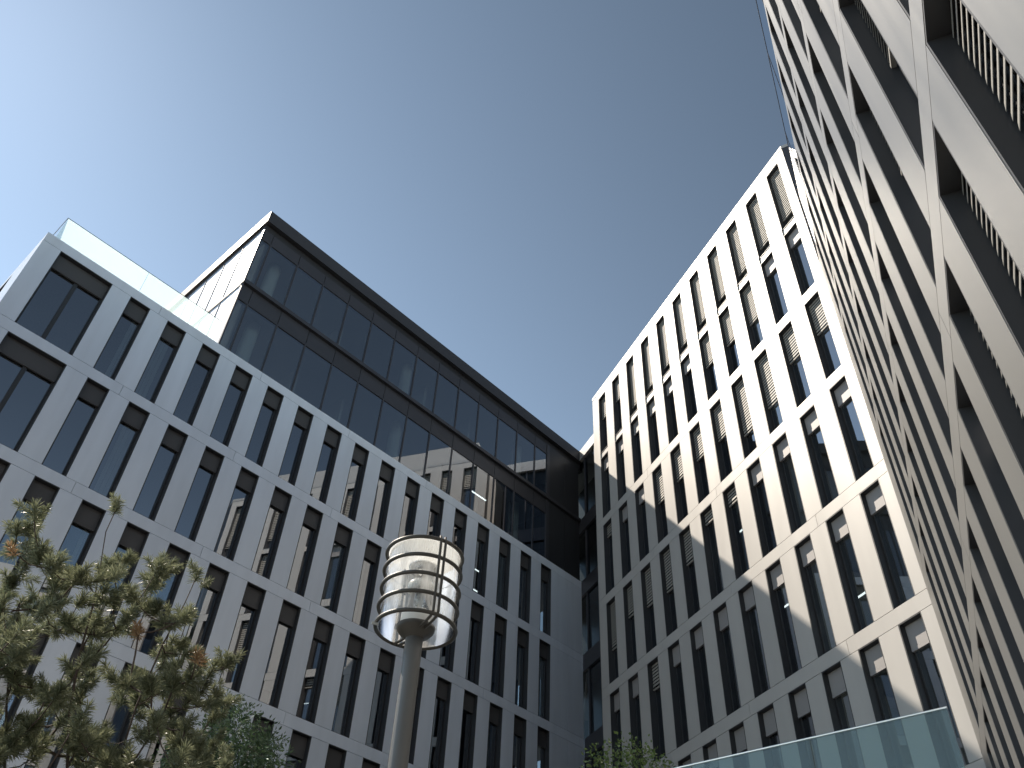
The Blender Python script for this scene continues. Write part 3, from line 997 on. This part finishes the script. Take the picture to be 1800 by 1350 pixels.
# put the tip nodes of stems to their pixel ends
pine = thing("pine_tree", "bushy pine tree at the lower left with a few dry orange needle tufts", "tree", Matrix.Translation(rootp))
inv = Matrix.Translation(-rootp)
tw = [at(x, y, PD - rng.uniform(0.5, 0.8)) for x, y in dead]
nodes = connect_branches(seed, targets + tw, rng)
nodes = [[inv @ p, par] for p, par in nodes]
branch_mesh(nodes, 0.0046, 2.35, 0.12).build("trunk", 'bark', pine, smooth=True)
pos2par = {}
nd = MB(); dn = MB()
kids = set(par for p, par in nodes if par is not None)
for i, (p, par) in enumerate(nodes):
    if par is None or (i in kids and not any((p + rootp - q).length < 1e-4 for q in targets + tw)): continue
    d = (p - nodes[par][0])
    d = d.normalized() * 0.7 + Vector((rng.uniform(-.25, .25), rng.uniform(-.25, .25), 0.55))
    wp = p + rootp
    isdead = any((wp - q).length < 0.02 for q in tw)
    if isdead:
        needle_tuft(dn, p, d, rng, 0.09, 0.07, 70, 0.0035)
    else:
        needle_tuft(nd, p, d, rng, rng.uniform(0.09, 0.17), rng.uniform(0.07, 0.095), 170)
        for _ in range(2):
            e = d.normalized() * 0.5 + Vector((rng.uniform(-1, 1), rng.uniform(-1, 1), rng.uniform(-.2, .9)))
            needle_tuft(nd, p - d.normalized() * rng.uniform(0.0, 0.10) + e * 0.07, e, rng, rng.uniform(0.09, 0.15), rng.uniform(0.055, 0.08), 110)
nd.build("crown", 'needle', pine)
dn.build("dry_needle_tufts", 'deadneedle', pine)


# -- broadleaf trees
def leaf(mb, p, d, rng, L, w):
    d = d.normalized()
    s_ = d.cross(Vector((rng.uniform(-1, 1), rng.uniform(-1, 1), rng.uniform(-1, 1))))
    if s_.length < 1e-3: return
    s_.normalize(); up_ = s_.cross(d) * 0.15 * L
    n0 = len(mb.v)
    mb.v += [tuple(p), tuple(p + d * L * 0.45 + s_ * w + up_), tuple(p + d * L), tuple(p + d * L * 0.45 - s_ * w + up_)]
    mb.f += [(n0, n0 + 1, n0 + 2), (n0, n0 + 2, n0 + 3)]


def leafy(name, label, base_xy, clusters, rng, mat, L, w, per, trunk_top, spread=0.11):
    rootp = Vector((base_xy[0], base_xy[1], 0))
    t_ = thing(name, label, "tree", Matrix.Translation(rootp))
    seed = [[Vector((0, 0, 0)), None], [Vector((0.03, 0.02, trunk_top * 0.5)), 0], [Vector((-0.02, 0.05, trunk_top)), 1]]
    nodes = connect_branches(seed, [c - rootp for c in clusters], rng)
    branch_mesh(nodes, 0.003, 2.3, 0.10).build("trunk", 'twig', t_, smooth=True)
    mb = MB()
    kids = set(par for p, par in nodes if par is not None)
    for i, (p, par) in enumerate(nodes):
        if par is None or p.z < trunk_top: continue
        k = per if i not in kids else per // 4
        for _ in range(k):
            o_ = Vector((rng.gauss(0, 1), rng.gauss(0, 1), rng.gauss(0, 1))) * spread
            d = o_.normalized() + Vector((rng.uniform(-.5, .5), rng.uniform(-.5, .5), -0.15))
            leaf(mb, p + o_, d, rng, L * rng.uniform(0.7, 1.2), w * rng.uniform(0.8, 1.2))
    mb.build("crown", mat, t_)
    return t_


rng = random.Random(5)
D2 = 10.5
cl = []
base2 = at(400, 1400, D2)
for _ in range(330):
    x = rng.uniform(290, 500); y = rng.uniform(1225, 1640)
    topy = 1225 + abs(x - 400) * 0.9 + rng.uniform(0, 30)
    if y < topy: continue
    cl.append(at(x, y, D2 + rng.gauss(0, 0.5)))
leafy("broadleaf_tree", "small fine leaved green tree behind the right side of the pine", (base2.x, base2.y), cl, rng, 'leaf2', 0.06, 0.012, 110, 1.6, 0.085)
rng = random.Random(9)
D3 = 16.0
cl = []
base3 = at(1098, 1400, D3)
tips3 = [(1045, 1318), (1052, 1310), (1060, 1318), (1090, 1300), (1102, 1298), (1118, 1302), (1125, 1312), (1135, 1310), (1150, 1318), (1160, 1325), (1165, 1340), (1110, 1320), (1080, 1325), (1040, 1335), (1100, 1335)]
for x, y in tips3: cl.append(at(x, y + 16, D3 + rng.uniform(-.4, .4)))
for _ in range(120):
    x = rng.uniform(1000, 1200); y = rng.uniform(1330, 1620)
    if y < 1345 or abs(x - 1098) > 55 + (y - 1330) * 0.25: continue
    cl.append(at(x, y, D3 + rng.gauss(0, 0.6)))
leafy("broadleaf_tree", "light green treetop just showing above the bottom edge in front of the shaded corner", (base3.x, base3.y), cl, rng, 'leaf', 0.085, 0.024, 40, 3.0, 0.10)
